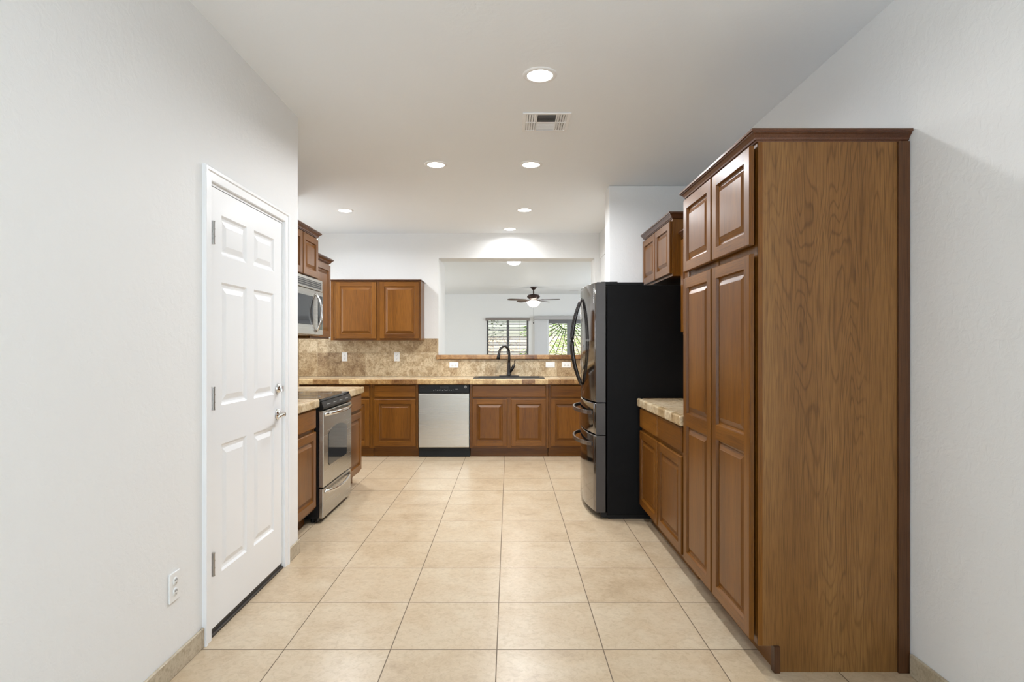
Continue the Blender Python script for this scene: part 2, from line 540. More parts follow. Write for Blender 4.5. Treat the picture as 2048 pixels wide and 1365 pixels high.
w.box((-2.92, YB, 0), (OX0, YB + .31, H)).box((OX0, YB, 0), (OX1, YB + .15, OZ0)).box((OX0, YB, OZ1), (OX1, YB + .31, H)).box((OX1, YB, 0), (1.60, YB + .31, H))
w.box((OX0 - .6, YB + .31, 0), (OX0, YB + .74, OZ1))
struct('wall_back', w, 'wall_paint', 'kitchen back wall with wide pass-through opening above the sink')
w = MB()
WX0, WX1, WZ0, WZ1 = -.625, .545, .75, 2.06       # living-room window
SX0, SX1, SZ1 = .74, 3.05, 2.045                  # sliding door
w.box((-4.5, YF, 0), (WX0, YF + .15, H)).box((WX0, YF, 0), (WX1, YF + .15, WZ0)).box((WX0, YF, WZ1), (WX1, YF + .15, H))
w.box((WX1, YF, 0), (SX0, YF + .15, H)).box((SX0, YF, SZ1), (SX1, YF + .15, H)).box((SX1, YF, 0), (4.5, YF + .15, H))
struct('wall_far', w, 'wall_paint', 'far wall of the living room with window and sliding door')
for sx, nm in ((-1, 'wall_living_left'), (1, 'wall_living_right')):
    w = MB()
    a, b = (-4.6, -4.48) if sx < 0 else (4.48, 4.6)
    w.box((a, 7.4, 0), (b, 10.7, H)).box((a, 13.7, 0), (b, YF, H)).box((a, 10.7, 0), (b, 13.7, .6)).box((a, 10.7, 2.3), (b, 13.7, H))
    struct(nm, w, 'wall_paint', 'side wall of the living room')
struct('wall_living_near', MB().box((-4.5, 7.71, 0), (-1.5, 7.83, H)).box((1.60, 7.55, 0), (4.5, 7.67, H)).box((1.6, 5.3, 0), (1.72, 7.55, H)), 'wall_paint', 'near wall of the living room')
w = MB()
w.box((-1.45, -3.12, 0), (-1.05, -3.0, H)).box((1.25, -3.12, 0), (1.72, -3.0, H)).box((-1.05, -3.12, 0), (1.25, -3.0, .4)).box((-1.05, -3.12, 2.3), (1.25, -3.0, H))
struct('wall_near', w, 'wall_paint', 'wall behind the camera with a wide window')

# baseboards
b = MB().box((XL, -3.0, 0), (XL + .012, DY0 - .062, .085), .003)
struct('baseboard_left', b, 'baseboard_tile_side', 'beige stone tile baseboard left of the white door')
b = MB().box((XL, DY1 + .062, 0), (XL + .012, 3.662, .085), .003)
struct('baseboard_left_corner', b, 'baseboard_tile_side', 'short stone baseboard piece right of the white door')
b = MB().box((XR - .014, -3.0, 0), (XR, 2.296, .085), .003)
struct('baseboard_right', b, 'baseboard_tile_side', 'beige stone tile baseboard on the right wall')

# ------------------------------------------------------------------ door in the left wall
door = empty('door_1', (XL, DY0, 0), kind='structure', label='white six-panel door with lever handle in the left wall')
# local coordinates of the leaf builder: x along the wall (world +Y), front -y -> world +X
M_door = Matrix.Rotation(R(90), 4, 'Z')
W_D = DY1 - DY0
def door_part(mb, name, mats, parent=door, **kw):
    mb.bm.transform(M_door)
    return mb.build(name, mats, parent, **kw)
cx = [.113, .372, .454, .712]
rows = [(.26, .85), (1.03, 1.60), (1.725, 1.91)]
pn = [(cx[a], z0, cx[a + 1], z1) for a in (0, 2) for z0, z1 in rows]
sl = MB().panel_slab(.014, W_D - .014, .032, DZ - .012, .002, .036, pn, [(0, 0), (.010, .007), (.018, .0085), (.024, .0085), (.048, .0015)], .002)
slab = door_part(sl, 'door_leaf', ['white_enamel', 'white_enamel'])
jm = MB().box((0, .0, 0), (.011, .12, DZ)).box((W_D - .011, 0, 0), (W_D, .12, DZ)).box((0, 0, DZ - .010), (W_D, .12, DZ)).box((.011, .042, .01), (.024, .055, DZ - .01)).box((W_D - .024, .042, .01), (W_D - .011, .055, DZ - .01))
door_part(jm, 'door_jamb', 'white_enamel')
door_part(MB().box((.011, -.006, 0), (W_D - .011, .10, .014), .002).box((.014, .004, .014), (W_D - .014, .036, .031)), 'threshold', 'threshold_dark')
for hz in (.329, 1.07, 1.812):
    h = MB().cyl(.0075, (.015, -.009, hz - .05), (.015, -.009, hz + .05), 12)
    for k in range(4):
        z = hz - .05 + k * .0333
        h.cyl(.0085, (.015, -.009, z - .002), (.015, -.009, z + .002), 12)
    h.box((.002, -.003, hz - .05), (.030, .001, hz + .05), .0008)
    door_part(h, 'hinge', 'hinge_steel')
kx = .796 - .0
d = MB()
d.lathe([(0, 0), (.030, 0), (.030, .006), (.024, .012), (.020, .018), (0, .018)], 24, (.760, .002, 1.06), Matrix.Rotation(R(90), 4, 'X'))
d.box((.755, -.032, 1.042), (.765, -.014, 1.078), .002)
door_part(d, 'deadbolt', 'chrome')
lv = MB()
lv.lathe([(0, 0), (.032, 0), (.032, .005), (.026, .010), (.014, .014), (.012, .045), (0, .046)], 24, (.760, .002, .912), Matrix.Rotation(R(90), 4, 'X'))
lv.tube([(.760, -.038, .912), (.745, -.046, .913), (.715, -.050, .916), (.68, -.050, .914), (.655, -.047, .908)], [.011, .011, .0095, .009, .008], 10, flat=.7)
door_part(lv, 'lever_handle', 'chrome')
cz = DZ
tr = MB()
c_prof = [(0, 0), (0, .016), (.008, .019), (.030, .016), (.040, .010), (.055, .008), (.060, 0)]
def casing(mb):
    """mitred flat casing with a raised back band, local x = along wall, path runs up, over and down"""
    prof = [(.002, 0), (.002, .010), (.006, .013), (.040, .014), (.045, .019), (.058, .0195), (.062, .017), (.062, 0)]
    mb.sweep([(W_D, 0), (W_D, DZ), (0, DZ), (0, 0)], prof)
    for v in mb.bm.verts:
        v.co = Vector((v.co.x, -v.co.z, v.co.y))
    bmesh.ops.recalc_face_normals(mb.bm, faces=mb.bm.faces)
    return mb
casing(tr)
tr.bm.transform(Matrix.Translation((XL, DY0, 0)) @ M_door)
struct('trim_1', tr, 'white_enamel', 'white moulded casing around the six-panel door')

# ------------------------------------------------------------------ cabinets
RP = [(0, 0), (.002, .005), (.005, .0125), (.012, .0140), (.016, .0140), (.038, .0045), (.040, .0030)]
CROWN = [(0, 0), (.006, 0), (.008, .005), (.013, .007), (.015, .014), (.024, .025), (.030, .029), (.031, .033), (.037, .034), (.037, .044), (0, .044)]
CW = ['cabinet_wood', 'cabinet_wood_cross']

def cab_door(x0, z0, x1, z1, parent, splits=None, gap=.002, th=.019, st=.055):
    m = MB()
    yf = -gap - th
    zz = [z0 + st] + (splits or []) + [z1 - st]
    pans = [(x0 + st, zz[i], x1 - st, zz[i + 1]) for i in range(0, len(zz), 2)]
    m.panel_slab(x0, x1, z0, z1, yf, th, pans, RP, .004)
    return m.build('door', CW, parent)

def cab_drawer(x0, z0, x1, z1, parent, name='drawer', gap=.002, th=.019):
    m = MB()
    m.panel_slab(x0, x1, z0, z1, -gap - th, th, [], RP, .0075)
    m2 = m.bm
    for f in m2.faces: f.material_index = 1
    return m.build(name, CW, parent)

def cabinet(name, label, cat, loc, rz, w, d, z0, z1, doors, drawers=(), falses=(), toe=0.0, crown=None, group=None, gap=.002, frame_x=(), skip_panel=False):
    t = thing(name, label, cat, loc, rz, group)
    c = MB()
    ft = .018
    if name == 'sink_cabinet':
        c.box((0.001, ft, z0), (.019, d, z1)).box((w - .019, ft, z0), (w - .001, d, z1)).box((.019, ft, z0), (w - .019, d, z0 + .018)).box((.019, d - .012, z0 + .018), (w - .019, d, z1))
    else:
        c.box((0.001, ft, z0), (w - .001, d, z1), .001)
    c.build('carcass', 'cabinet_wood', t)
    # face frame: stiles run full height, rails between them
    fr = MB()
    st = .030
    xs = [0.0] + list(frame_x) + [w]
    fr.box((0, 0, z0), (st, ft, z1), .001).box((w - st, 0, z0), (w, ft, z1), .001)
    for x in frame_x:
        fr.box((x - .022, .0004, z0), (x + .022, ft, z1), .001)
    zr = [z0 + .02, z1 - .02]
    if drawers or falses:
        zr.append(((drawers or falses)[0][1]) - .013)
    for z in zr:
        fr.box((st, .0006, z - .019), (w - st, ft, z + .019), mi=1)
    fr.box((st, .004, z0), (w - st, ft - .001, z1))
    fr.build('face_frame', CW, t)
    if toe:
        tk = MB().box((.002, .072, 0), (w - .002, .09, z0 + .001), mi=1)
        tk.box((.002, .09, 0), (.020, d - .002, z0 + .001)).box((w - .020, .09, 0), (w - .002, d - .002, z0 + .001))
        tk.build('toe_kick', CW, t)
    for dd in doors:
        cab_door(dd[0], dd[1], dd[2], dd[3], t, list(dd[4:]) if len(dd) > 4 else None, gap)
    for dd in drawers:
        cab_drawer(*dd, t, 'drawer', gap)
    for dd in falses:
        cab_drawer(*dd, t, 'false_drawer_front', gap)
    if crown is not None:
        left, right, cz = crown
        path = []
        if left: path.append((0, d))
        path += [(0, 0), (w, 0)]
        if right: path.append((w, d))
        cm = MB()
        cm.sweep([(p[0], p[1]) for p in path], [(o, z + cz) for o, z in CROWN])
        cm.box((0, 0, cz + .034), (w, d, cz + .0435))
        cm.build('crown_molding', 'crown_wood', t)
    return t

ZB0, ZB1 = .105, .853      # base cabinets
DR = (.704, .846)
DO = (.130, .680)
YC = 6.79
# back run, facing the camera (local x = world x)
cabinet('base_cabinet', 'brown wood base cabinet in the far left corner of the back counter', 'cabinet', (-2.70, YC, 0), 0, 1.098, .60, ZB0, ZB1,
        [(.60, DO[0], 1.068, DO[1]), (.08, DO[0], .56, DO[1])], [(.60, DR[0], 1.068, DR[1]), (.08, DR[0], .56, DR[1])], toe=1, frame_x=(.58,), group=None)
cabinet('base_cabinet', 'brown wood base cabinet with one drawer and one door, left of the dishwasher', 'cabinet', (-1.600, YC, 0), 0, .537, .60, ZB0, ZB1,
        [(.022, DO[0], .508, DO[1])], [(.022, DR[0], .508, DR[1])], toe=1)
cabinet('sink_cabinet', 'brown wood double-door base cabinet with long false drawer front under the sink', 'cabinet', (-.457, YC, 0), 0, .918, .60, ZB0, ZB1,
        [(.026, DO[0], .436, DO[1]), (.482, DO[0], .890, DO[1])], falses=[(.026, DR[0], .890, DR[1])], toe=1, frame_x=(.459,))
cabinet('base_cabinet', 'brown wood base cabinet right of the sink cabinet, half hidden by the refrigerator', 'cabinet', (.463, YC, 0), 0, .690, .60, ZB0, ZB1,
        [(.026, DO[0], .45, DO[1])], [(.026, DR[0], .45, DR[1])], toe=1, frame_x=(.48,))
# left run, facing right (local x = world +y)
XLC = -1.425
cabinet('base_cabinet', 'brown wood base cabinet between the white door wall and the range', 'cabinet', (XLC, 3.655, 0), R(90), .582, .585, ZB0, ZB1,
        [(.03, DO[0], .566, DO[1])], [(.03, DR[0], .566, DR[1])], toe=1)
cabinet('base_cabinet', 'narrow brown wood base cabinet on the far side of the range', 'cabinet', (XLC, 5.014, 0), R(90), .526, .585, ZB0, ZB1,
        [(.02, DO[0], .505, DO[1])], [(.02, DR[0], .505, DR[1])], toe=1)
# right run, facing left (local x = world -y)
cabinet('base_cabinet', 'brown wood two-door two-drawer base cabinet between refrigerator and pantry', 'cabinet', (.987, 4.300, 0), R(-90), 1.064, .605, ZB0, ZB1,
        [(.012, DO[0], .510, DO[1]), (.536, DO[0], 1.045, DO[1])], [(.012, DR[0], .510, DR[1]), (.536, DR[0], 1.045, DR[1])], toe=1, frame_x=(.523,))
# wall cabinets
UB = cabinet('wall_cabinet', 'brown wood two-door wall cabinet on the back wall above the stone backsplash', 'cabinet', (-2.178, 7.078, 0), 0, 1.101, .318, 1.372, 2.102,
        [(.060, 1.392, .560, 2.085), (.604, 1.392, 1.083, 2.085)], crown=None, frame_x=(.582,))
MB().box((-.002, -.030, 2.1025), (1.113, .318, 2.113), .003).build('top_molding', 'crown_wood', UB)
cabinet('wall_cabinet', 'brown wood wall cabinet above the microwave, set higher than its neighbour', 'cabinet', (-1.665, 4.247, 0), R(90), .763, .352, 1.868, 2.236,
        [(.015, 1.883, .375, 2.222), (.390, 1.883, .752, 2.222)], crown=(True, True, 2.236), frame_x=(.382,))
cabinet('wall_cabinet', 'tall narrow brown wood wall cabinet just past the microwave', 'cabinet', (-1.722, 5.012, 0), R(90), .530, .296, 1.372, 2.085,
        [(.015, 1.387, .515, 2.068)], crown=(False, True, 2.085))
cabinet('wall_cabinet', 'small two-door brown wood cabinet above the refrigerator', 'cabinet', (1.217, 5.196, 0), R(-90), .892, .380, 1.826, 2.252,
        [(.010, 1.845, .436, 2.236), (.452, 1.845, .876, 2.236)], crown=(False, True, 2.252), frame_x=(.444,), gap=.003)
cabinet('wall_cabinet', 'brown wood wall cabinet hidden behind the tall pantry, only its edge showing', 'cabinet', (1.292, 4.302, 0), R(-90), 1.066, .305, 1.39, 2.105,
        [(.012, 1.405, .52, 2.09), (.536, 1.405, 1.05, 2.09)], crown=(False, False, 2.105), frame_x=(.528,))
# tall pantry
P = cabinet('pantry_cabinet', 'tall brown wood pantry cabinet with four raised-panel doors against the right wall', 'cabinet', (.996, 3.232, 0), R(-90), .908, .600, ZB0, 2.128,
            [(.012, .122, .448, 1.677, .868, .935), (.464, .122, .898, 1.677, .868, .935), (.012, 1.712, .448, 2.112), (.464, 1.712, .898, 2.112)],
            toe=1, crown=(True, True, 2.122), frame_x=(.456,), gap=.009)
ep = MB()
ep.prism([(0, ZB0), (.062, ZB0), (.062, 0), (.601, 0), (.601, 2.124), (0, 2.124)], 'x', .908, .914)
ep.build('end_panel', 'laminate_panel', P, label='laminate side panel with arched grain')
ss = MB().box((.914, .556, 0), (.925, .601, 2.122), .001)
ss.build('scribe_strip', 'strip_wood', P, label='darker brown vertical trim strip by the wall')
ss = MB().box((.896, .060, 0), (.926, .084, .106), .001)
ss.build('toe_kick_post', 'strip_wood', P)
sb = MB().box((.906, 0.0, ZB0), (.9145, .019, 2.122), .001)
sb.build('edge_strip', 'cabinet_wood', P)

# ------------------------------------------------------------------ counters, ledge, backsplash
CT0, CT1 = .855, .914
SKX0, SKX1, SKY0, SKY1 = -.395, .395, 6.93, 7.31
def counter(name, label, tops, edges, mats_edge):
    t = thing(name, label, 'countertop', (0, 0, 0))
    m = MB()
    for a, b_ in tops:
        m.box(a, b_)
    m.build('counter_top', 'counter_stone', t)
    for (a, b_), mt in zip(edges, mats_edge):
        MB().box(a, b_, .011, 3).build('edge_trim', mt, t)
    return t
YE = 6.735
counter('countertop', 'long tan stone tile countertop along the back wall around the sink',
        [((-2.79, YE + .03, CT0), (SKX0, YB - .012, CT1)), ((SKX1, YE + .03, CT0), (1.150, YB - .012, CT1)),
         ((SKX0, YE + .03, CT0), (SKX1, SKY0, CT1)), ((SKX0, SKY1, CT0), (SKX1, YB - .012, CT1))],
        [((-2.79, YE, CT0 - .0005), (1.150, YE + .032, CT1 + .001))], ['edge_stone_cross'])
XE = -1.385
counter('countertop', 'short tan stone countertop piece between the white door wall and the range',
        [((-2.015, 3.653, CT0), (XE - .03, 4.243, CT1))], [((XE - .032, 3.653, CT0 - .0005), (XE, 4.243, CT1 + .001))], ['edge_stone_side'])
counter('countertop', 'short tan stone countertop end piece beyond the range',
        [((-2.015, 5.009, CT0), (XE - .03, 5.52, CT1))],
        [((XE - .032, 5.009, CT0 - .0005), (XE, 5.548, CT1 + .001)), ((-2.015, 5.518, CT0 - .0005), (XE - .034, 5.548, CT1 + .001))], ['edge_stone_side', 'edge_stone_cross'])
counter('countertop', 'tan stone tile countertop between the black refrigerator and the pantry',
        [((.985, 3.236, CT0), (1.595, 4.30, CT1))],
        [((.953, 3.236, CT0 - .0005), (.986, 4.327, CT1 + .001)), ((.988, 4.298, CT0 - .0005), (1.595, 4.327, CT1 + .001))], ['edge_stone_side', 'edge_stone_cross'])

m = MB().box((-2.79, YB - .010, CT1 + .002), (OX0 - .002, YB - .0005, 1.400)).box((OX0 - .002, YB - .010, CT1 + .002), (1.150, YB - .0005, 1.128))
o = m.build('backsplash', 'splash_stone'); o['label'] = 'tan travertine tile backsplash on the kitchen back wall'; o['category'] = 'backsplash'
m = MB().box((-2.018, 3.66, CT1 + .002), (-2.008, 5.548, 1.372))
stone('splash_stone_side', 'yz', .305, .305, TR, lin(176, 155, 124), 3.66, .914, .0013, .42, .30, 1.3, .75, patch=.75)
m.bm.free(); m = MB().box((-2.019, 3.66, CT1 + .002), (-2.009, 5.548, 1.372))
o = m.build('backsplash', 'splash_stone_side'); o['label'] = 'tan travertine tile backsplash behind the range'; o['category'] = 'backsplash'
lg = MB().box((OX0 - .028, YB - .045, 1.134), (1.150, YB - .0105, 1.190), .010, 3).box((OX0 + .002, YB - .013, 1.134), (OX1 - .002, YB + .19, 1.189), .003)
o = lg.build('bar_ledge', 'ledge_stone'); o['label'] = 'reddish brown stone ledge along the pass-through sill'; o['category'] = 'ledge'

# ------------------------------------------------------------------ sink and faucet
S = thing('kitchen_sink', 'black double-bowl drop-in sink in the back countertop', 'sink', (0, 7.12, CT1))
m = MB()
rx0, rx1, ry0, ry1 = -.425, .425, -.215, .215
zr = .009
bowls = [(-.385, -.165, -.012, .165), (.012, -.165, .385, .165)]
bowls = [(-.380, -.165, -.014, .130), (.014, -.165, .380, .130)]
xs = [rx0, -.380, -.014, .014, .380, rx1]
ys = [ry0, -.165, .130, ry1]
for i in range(5):
    for j in range(3):
        if j == 1 and i in (1, 3): continue
        m.box((xs[i], ys[j], .0015), (xs[i + 1], ys[j + 1], zr))
m.build('rim', 'sink_composite', S)
for bx in bowls:
    q = MB()
    x0, y0, x1, y1 = bx
    th = .006
    q.box((x0, y0, -.19), (x1, y1, -.184)).box((x0, y0, -.184), (x0 + th, y1, .004)).box((x1 - th, y0, -.184), (x1, y1, .004)).box((x0 + th, y0, -.184), (x1 - th, y0 + th, .004)).box((x0 + th, y1 - th, -.184), (x1 - th, y1, .004))
    q.lathe([(0, 0), (.04, 0), (.045, .003), (.03, .002), (0, .001)], 20, ((x0 + x1) / 2, (y0 + y1) / 2, -.184))
    q.build('bowl', 'sink_composite', S)
Fq = thing('kitchen_faucet', 'dark bronze gooseneck faucet standing behind the sink', 'faucet', (0.0, 7.295, CT1 + .011))
MB().box((-.125, -.026, 0), (.125, .026, .008), .004, 2).build('deck_plate', 'dark_bronze', Fq)
g = MB()
g.lathe([(0, .008), (.029, .008), (.029, .016), (.025, .026), (.022, .05), (.020, .12), (.0175, .17)], 24)
pts = [(0, 0, .16), (0.002, 0, .22), (.003, -.002, .27)]
for k in range(11):
    a = PI * k / 10 * .93
    pts.append((-.058 + .061 * math.cos(a), -.004 - .012 * k, .30 + .072 * math.sin(a)))
g.tube(pts, [.0175, .0155, .0145] + [.0135] * 11, 14)
g.build('spout', 'dark_bronze', Fq)
e = Vector(pts[-1])
sp = MB().tube([e + Vector((.003, 0, .008)), e + Vector((-.006, -.004, -.035)), e + Vector((-.012, -.008, -.068)), e + Vector((-.018, -.010, -.10))], [.0145, .0175, .0195, .0235], 16)
sp.build('spray_head', 'dark_bronze', Fq)
hd = MB().tube([(.012, 0, .045), (.040, -.002, .092), (.058, -.004, .125), (.066, -.004, .142)], [.017, .019, .019, .010], 14)
hd.tube([(.062, -.004, .132), (.072, -.006, .165), (.070, -.006, .185), (.078, -.006, .205)], [.0065, .0055, .0055, .008], 10)
hd.build('lever', 'dark_bronze', Fq)

# ------------------------------------------------------------------ dishwasher
D = thing('dishwasher', 'stainless steel dishwasher with black control strip left of the sink cabinet', 'dishwasher', (-.760, 6.79, 0))
hw = .2985
MB().box((-hw, .0, .10), (hw, .56, .852)).build('body', 'black_plastic', D)
m = MB()
m.prism([(-.020 - .004, .118), (-.028, .125), (-.032, .43), (-.030, .741), (-.024, .748), (-.001, .748), (-.001, .118)], 'x', -.293, .293)
m.build('door', 'stainless', D)
m = MB().box((-.295, -.030, .752), (.295, -.001, .850), .004, 2)
cp = m.build('control_panel', 'black_plastic', D)
MB().box((-.050, -.0315, .805), (.052, -.0295, .835), .0008).build('display', 'gloss_black', cp)
for k in range(12):
    bt = MB()
    x = -.118 + k * .0205
    bt.cyl(.0042, (x, -.0300, .784 + .006 * abs(math.sin(k * 1.3))), (x, -.0312, .784 + .006 * abs(math.sin(k * 1.3))), 10)
    bt.build('button', 'button_grey', cp)
MB().box((.135, -.0312, .797), (.163, -.0300, .801)).build('indicator_text', 'button_grey', cp)
m = MB().prism([(-.285, .818), (-.215, .806), (-.200, .814), (-.212, .822), (-.284, .828)], 'y', -.0315, -.0295)
m.build('latch_pocket', 'gloss_black', cp)
lg_ = MB().lathe([(.0115, 0), (.0145, 0), (.0145, .0015), (.0115, .0015)], 28, (.252, -.030, .825), Matrix.Rotation(R(90), 4, 'X'))
lg_.tube([(.247, -.031, .829), (.250, -.031, .832), (.253, -.031, .829), (.249, -.031, .822), (.251, -.031, .818), (.256, -.031, .820), (.2575, -.031, .826), (.2545, -.031, .831)], .0012, 6)
lg_.build('logo', 'white_plastic', cp, label='round white monogram emblem')
m = MB().box((-hw, .022, 0), (hw, .05, .098), .002).box((-hw, .014, .070), (hw, .022, .098), .002)
m.build('kick_plate', 'black_plastic', D)

# ------------------------------------------------------------------ range (faces +x); local x = world +y
def mk(parent):
    def f(mb, name, mats, par=None, **kw):
        return mb.build(name, mats, par or parent, **kw)
    return f
RG = thing('range', 'stainless steel electric range with black glass cooktop in the left counter run', 'range', (-1.400, 4.248, 0), R(90))
f = mk(RG)
RW = .756
f(MB().box((0.001, .0, .035), (RW - .001, .59, .895), .002), 'body', 'black_plastic')
f(MB().box((-.001, -.022, .896), (RW + .001, .598, .914), .004, 2), 'cooktop', 'gloss_black')
for (bx, by, br) in ((.20, .16, .105), (.56, .16, .085), (.20, .42, .08), (.56, .42, .10)):
    f(MB().lathe([(br, 0), (br + .003, 0), (br + .003, .0006), (br, .0006)], 36, (bx, by, .9142)), 'burner_ring', 'button_grey')
cp = f(MB().prism([(-.0, .832), (-.034, .836), (-.040, .850), (-.026, .894), (0, .895)], 'x', .001, RW - .001), 'control_panel', 'black_plastic')
for k in range(4):
    f(MB().box((.10 + k * .16, -.0375, .866), (.18 + k * .16, -.033, .870)), 'vent_slot', 'button_grey', cp)
# door with window
dr = MB().box((.004, -.040, .262), (RW - .004, -.002, .826), .006, 2)
dr = f(dr, 'oven_door', 'stainless')
arc = []
wx0, wx1, wz0, wz1 = .115, RW - .150, .405, .640
n = 14
arc += [(wx0, wz0 + .02), (wx0 + .02, wz0), (wx1 - .02, wz0), (wx1, wz0 + .02)]
for k in range(n + 1):
    u = k / n
    x = wx1 + (wx0 - wx1) * u
    z = wz1 + .048 * math.sin(PI * u) ** .7
    arc.append((x, z))
f(MB().prism(arc, 'y', -.0430, -.0395), 'window', 'oven_glass', dr)
def bow(x0, x1, z0, z1, y0, dep, n=16, zs=0.0):
    return [(x0 + (x1 - x0) * k / n, y0 - dep * math.sin(PI * k / n) ** .55, z0 + (z1 - z0) * k / n + zs * math.sin(PI * k / n)) for k in range(n + 1)]
f(MB().tube(bow(.03, RW - .03, .800, .800, -.036, .050), .0150, 12, flat=.75), 'handle', 'chrome', dr)
dw = f(MB().box((.004, -.036, .035), (RW - .004, -.002, .254), .006, 2), 'drawer', 'stainless')
f(MB().tube(bow(.05, RW - .05, .222, .222, -.034, .036, 16, -.018), .0125, 12, flat=.7), 'handle', 'chrome', dw)
for fx in (.04, RW - .04):
    for fy in (.05, .54):
        f(MB().cyl(.016, (fx, fy, 0), (fx, fy, .036), 12), 'leg', 'black_plastic')
f(MB().box((.002, .004, .012), (RW - .002, .014, .036)), 'kick_panel', 'black_plastic')

# ------------------------------------------------------------------ microwave
MW = thing('microwave', 'stainless steel over-the-range microwave under the high wall cabinet', 'microwave', (-1.640, 4.248, 1.392), R(90))
f = mk(MW)
f(MB().box((.001, .0, .0), (RW - .001, .375, .472), .002), 'body', 'stainless')
f(MB().box((.0, -.030, .375), (RW, -.0005, .470), .004, 2), 'vent_panel', 'stainless')
gr = MB().box((.03, -.0315, .393), (RW - .035, -.0285, .447))
gr = f(gr, 'grille', 'slot_dark')
m = MB()
for k in range(3):
    m.box((.03, -.0345, .405 + k * .0150), (RW - .035, -.031, .4082 + k * .0150))
f(m, 'louver', 'stainless', gr)
dm = f(MB().box((.0, -.034, .004), (.60, -.0005, .371), .005, 2), 'door', 'stainless')
f(MB().box((.07, -.0365, .085), (.505, -.0335, .318), .0015), 'window', 'oven_glass', dm)
f(MB().tube([(.565 + 0 * k, -.034 - .050 * math.sin(PI * k / 16) ** .7, .030 + .315 * k / 16) for k in range(17)], .0130, 12, flat=.8, up=(1, 0, 0)), 'handle', 'chrome', dm)
pm = f(MB().box((.603, -.034, .004), (RW, -.0005, .371), .005, 2), 'control_panel', 'stainless')
f(MB().box((.622, -.0355, .050), (.738, -.0335, .335), .001), 'keypad', 'gloss_black', pm)
f(MB().box((.06, .02, -.006), (.30, .30, .0)), 'light_cover', 'black_plastic')

# ------------------------------------------------------------------ refrigerator (faces -x)
FR = thing('refrigerator', 'black stainless french-door refrigerator with two bottom drawers and bowed handles', 'refrigerator', (1.15, 4.775, 0))
FY0, FY1 = -.415, .415
def fx(y):  # door front plane, bowed
    u = y / .415
    return -1.15 + .655 - .055 * (1 - u * u)
f = mk(FR)
f(MB().box((-.412, FY0, .028), (.40, FY1, 1.762), .004, 2), 'body', 'fridge_black')
f(MB().box((-.40, FY0 + .01, 0), (.38, FY1 - .01, .028)).box((-.455, FY0 + .006, .012), (-.40, FY1 - .006, .048)), 'base_grille', 'black_plastic')
def fdoor(y0, y1, z0, z1, name, gloss=True):
    n = 14
    ys = [y0 + (y1 - y0) * k / n for k in range(n + 1)]
    m = MB()
    tmp = bmesh.new()
    back = -.424
    r = .008
    def ring(z, ins, push):
        pts = []
        for k, y in enumerate(ys):
            yy = y + (ins if k == 0 else (-ins if k == n else 0))
            pts.append((fx(y) + push, yy, z))
        return pts
    rows_ = [ring(z0, 0, r * .9), ring(z0 + .004, 0, r * .3), ring(z0 + r, 0, 0), ring(z1 - r, 0, 0), ring(z1 - .004, 0, r * .3), ring(z1, 0, r * .9)]
    V = [[tmp.verts.new(p) for p in rw] for rw in rows_]
    for a, b_ in zip(V, V[1:]):
        for k in range(n):
            fc = tmp.faces.new((a[k], a[k + 1], b_[k + 1], b_[k]))
            fc.smooth = True
    B = [[tmp.verts.new((back, y0, z)), tmp.verts.new((back, y1, z))] for z in (z0, z1)]
    for a_, s0 in ((0, 0), (n, 1)):
        loop = [rw[a_] for rw in V] + [B[1][s0], B[0][s0]]
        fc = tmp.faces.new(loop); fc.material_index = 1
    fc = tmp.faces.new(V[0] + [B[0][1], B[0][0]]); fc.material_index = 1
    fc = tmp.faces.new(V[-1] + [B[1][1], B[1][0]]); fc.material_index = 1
    tmp.faces.new((B[0][0], B[0][1], B[1][1], B[1][0]))
    bmesh.ops.recalc_face_normals(tmp, faces=tmp.faces)
    m._merge(tmp)
    return f(m, name, ['black_stainless', 'black_stainless_side'])
d1 = fdoor(FY0, -.003, .880, 1.785, 'door')
d2 = fdoor(.003, FY1, .880, 1.785, 'door')
for d_, yh in ((d1, -.038), (d2, .038)):
    xb = fx(yh)
    pts = []
    for k in range(25):
        u = k / 24
        pts.append((xb - .004 - .078 * math.sin(PI * u) ** .85, yh, .985 + .705 * u))
    f(MB().tube(pts, [.010 + .004 * math.sin(PI * k / 24) for k in range(25)], 12, flat=.9), 'handle', 'handle_dark', d_)
dz1 = fdoor(FY0, FY1, .636, .872, 'drawer')
dz2 = fdoor(FY0, FY1, .050, .628, 'drawer')
for d_, zh in ((dz1, .795), (dz2, .555)):
    pts = []
    for k in range(25):
        u = k / 24
        y = -.335 + .67 * u
        pts.append((fx(y) - .002 - .062 * math.sin(PI * u) ** .5, y, zh))
    hb = MB().tube(pts, .0195, 4, flat=.42, square=True)
    f(hb, 'handle', 'handle_steel', d_)
f(MB().box((-.455, FY0 + .010, 1.764), (-.33, FY0 + .07, 1.790), .004, 2).box((-.40, FY0 + .02, 1.763), (-.13, FY0 + .16, 1.786), .003, 2), 'hinge_cover', 'black_plastic')
f(MB().box((-.455, FY1 - .07, 1.764), (-.33, FY1 - .010, 1.790), .004, 2), 'hinge_cover', 'black_plastic')
# thin seam strip with a small pale label near the door edge
m = MB()
for k in range(9):
    z = 1.735 - k * .013
    x = fx(-.365)
    m.box((x - .0012, -.372, z), (x + .003, -.364, z + .007))
f(m, 'badge', 'white_plastic', d1)

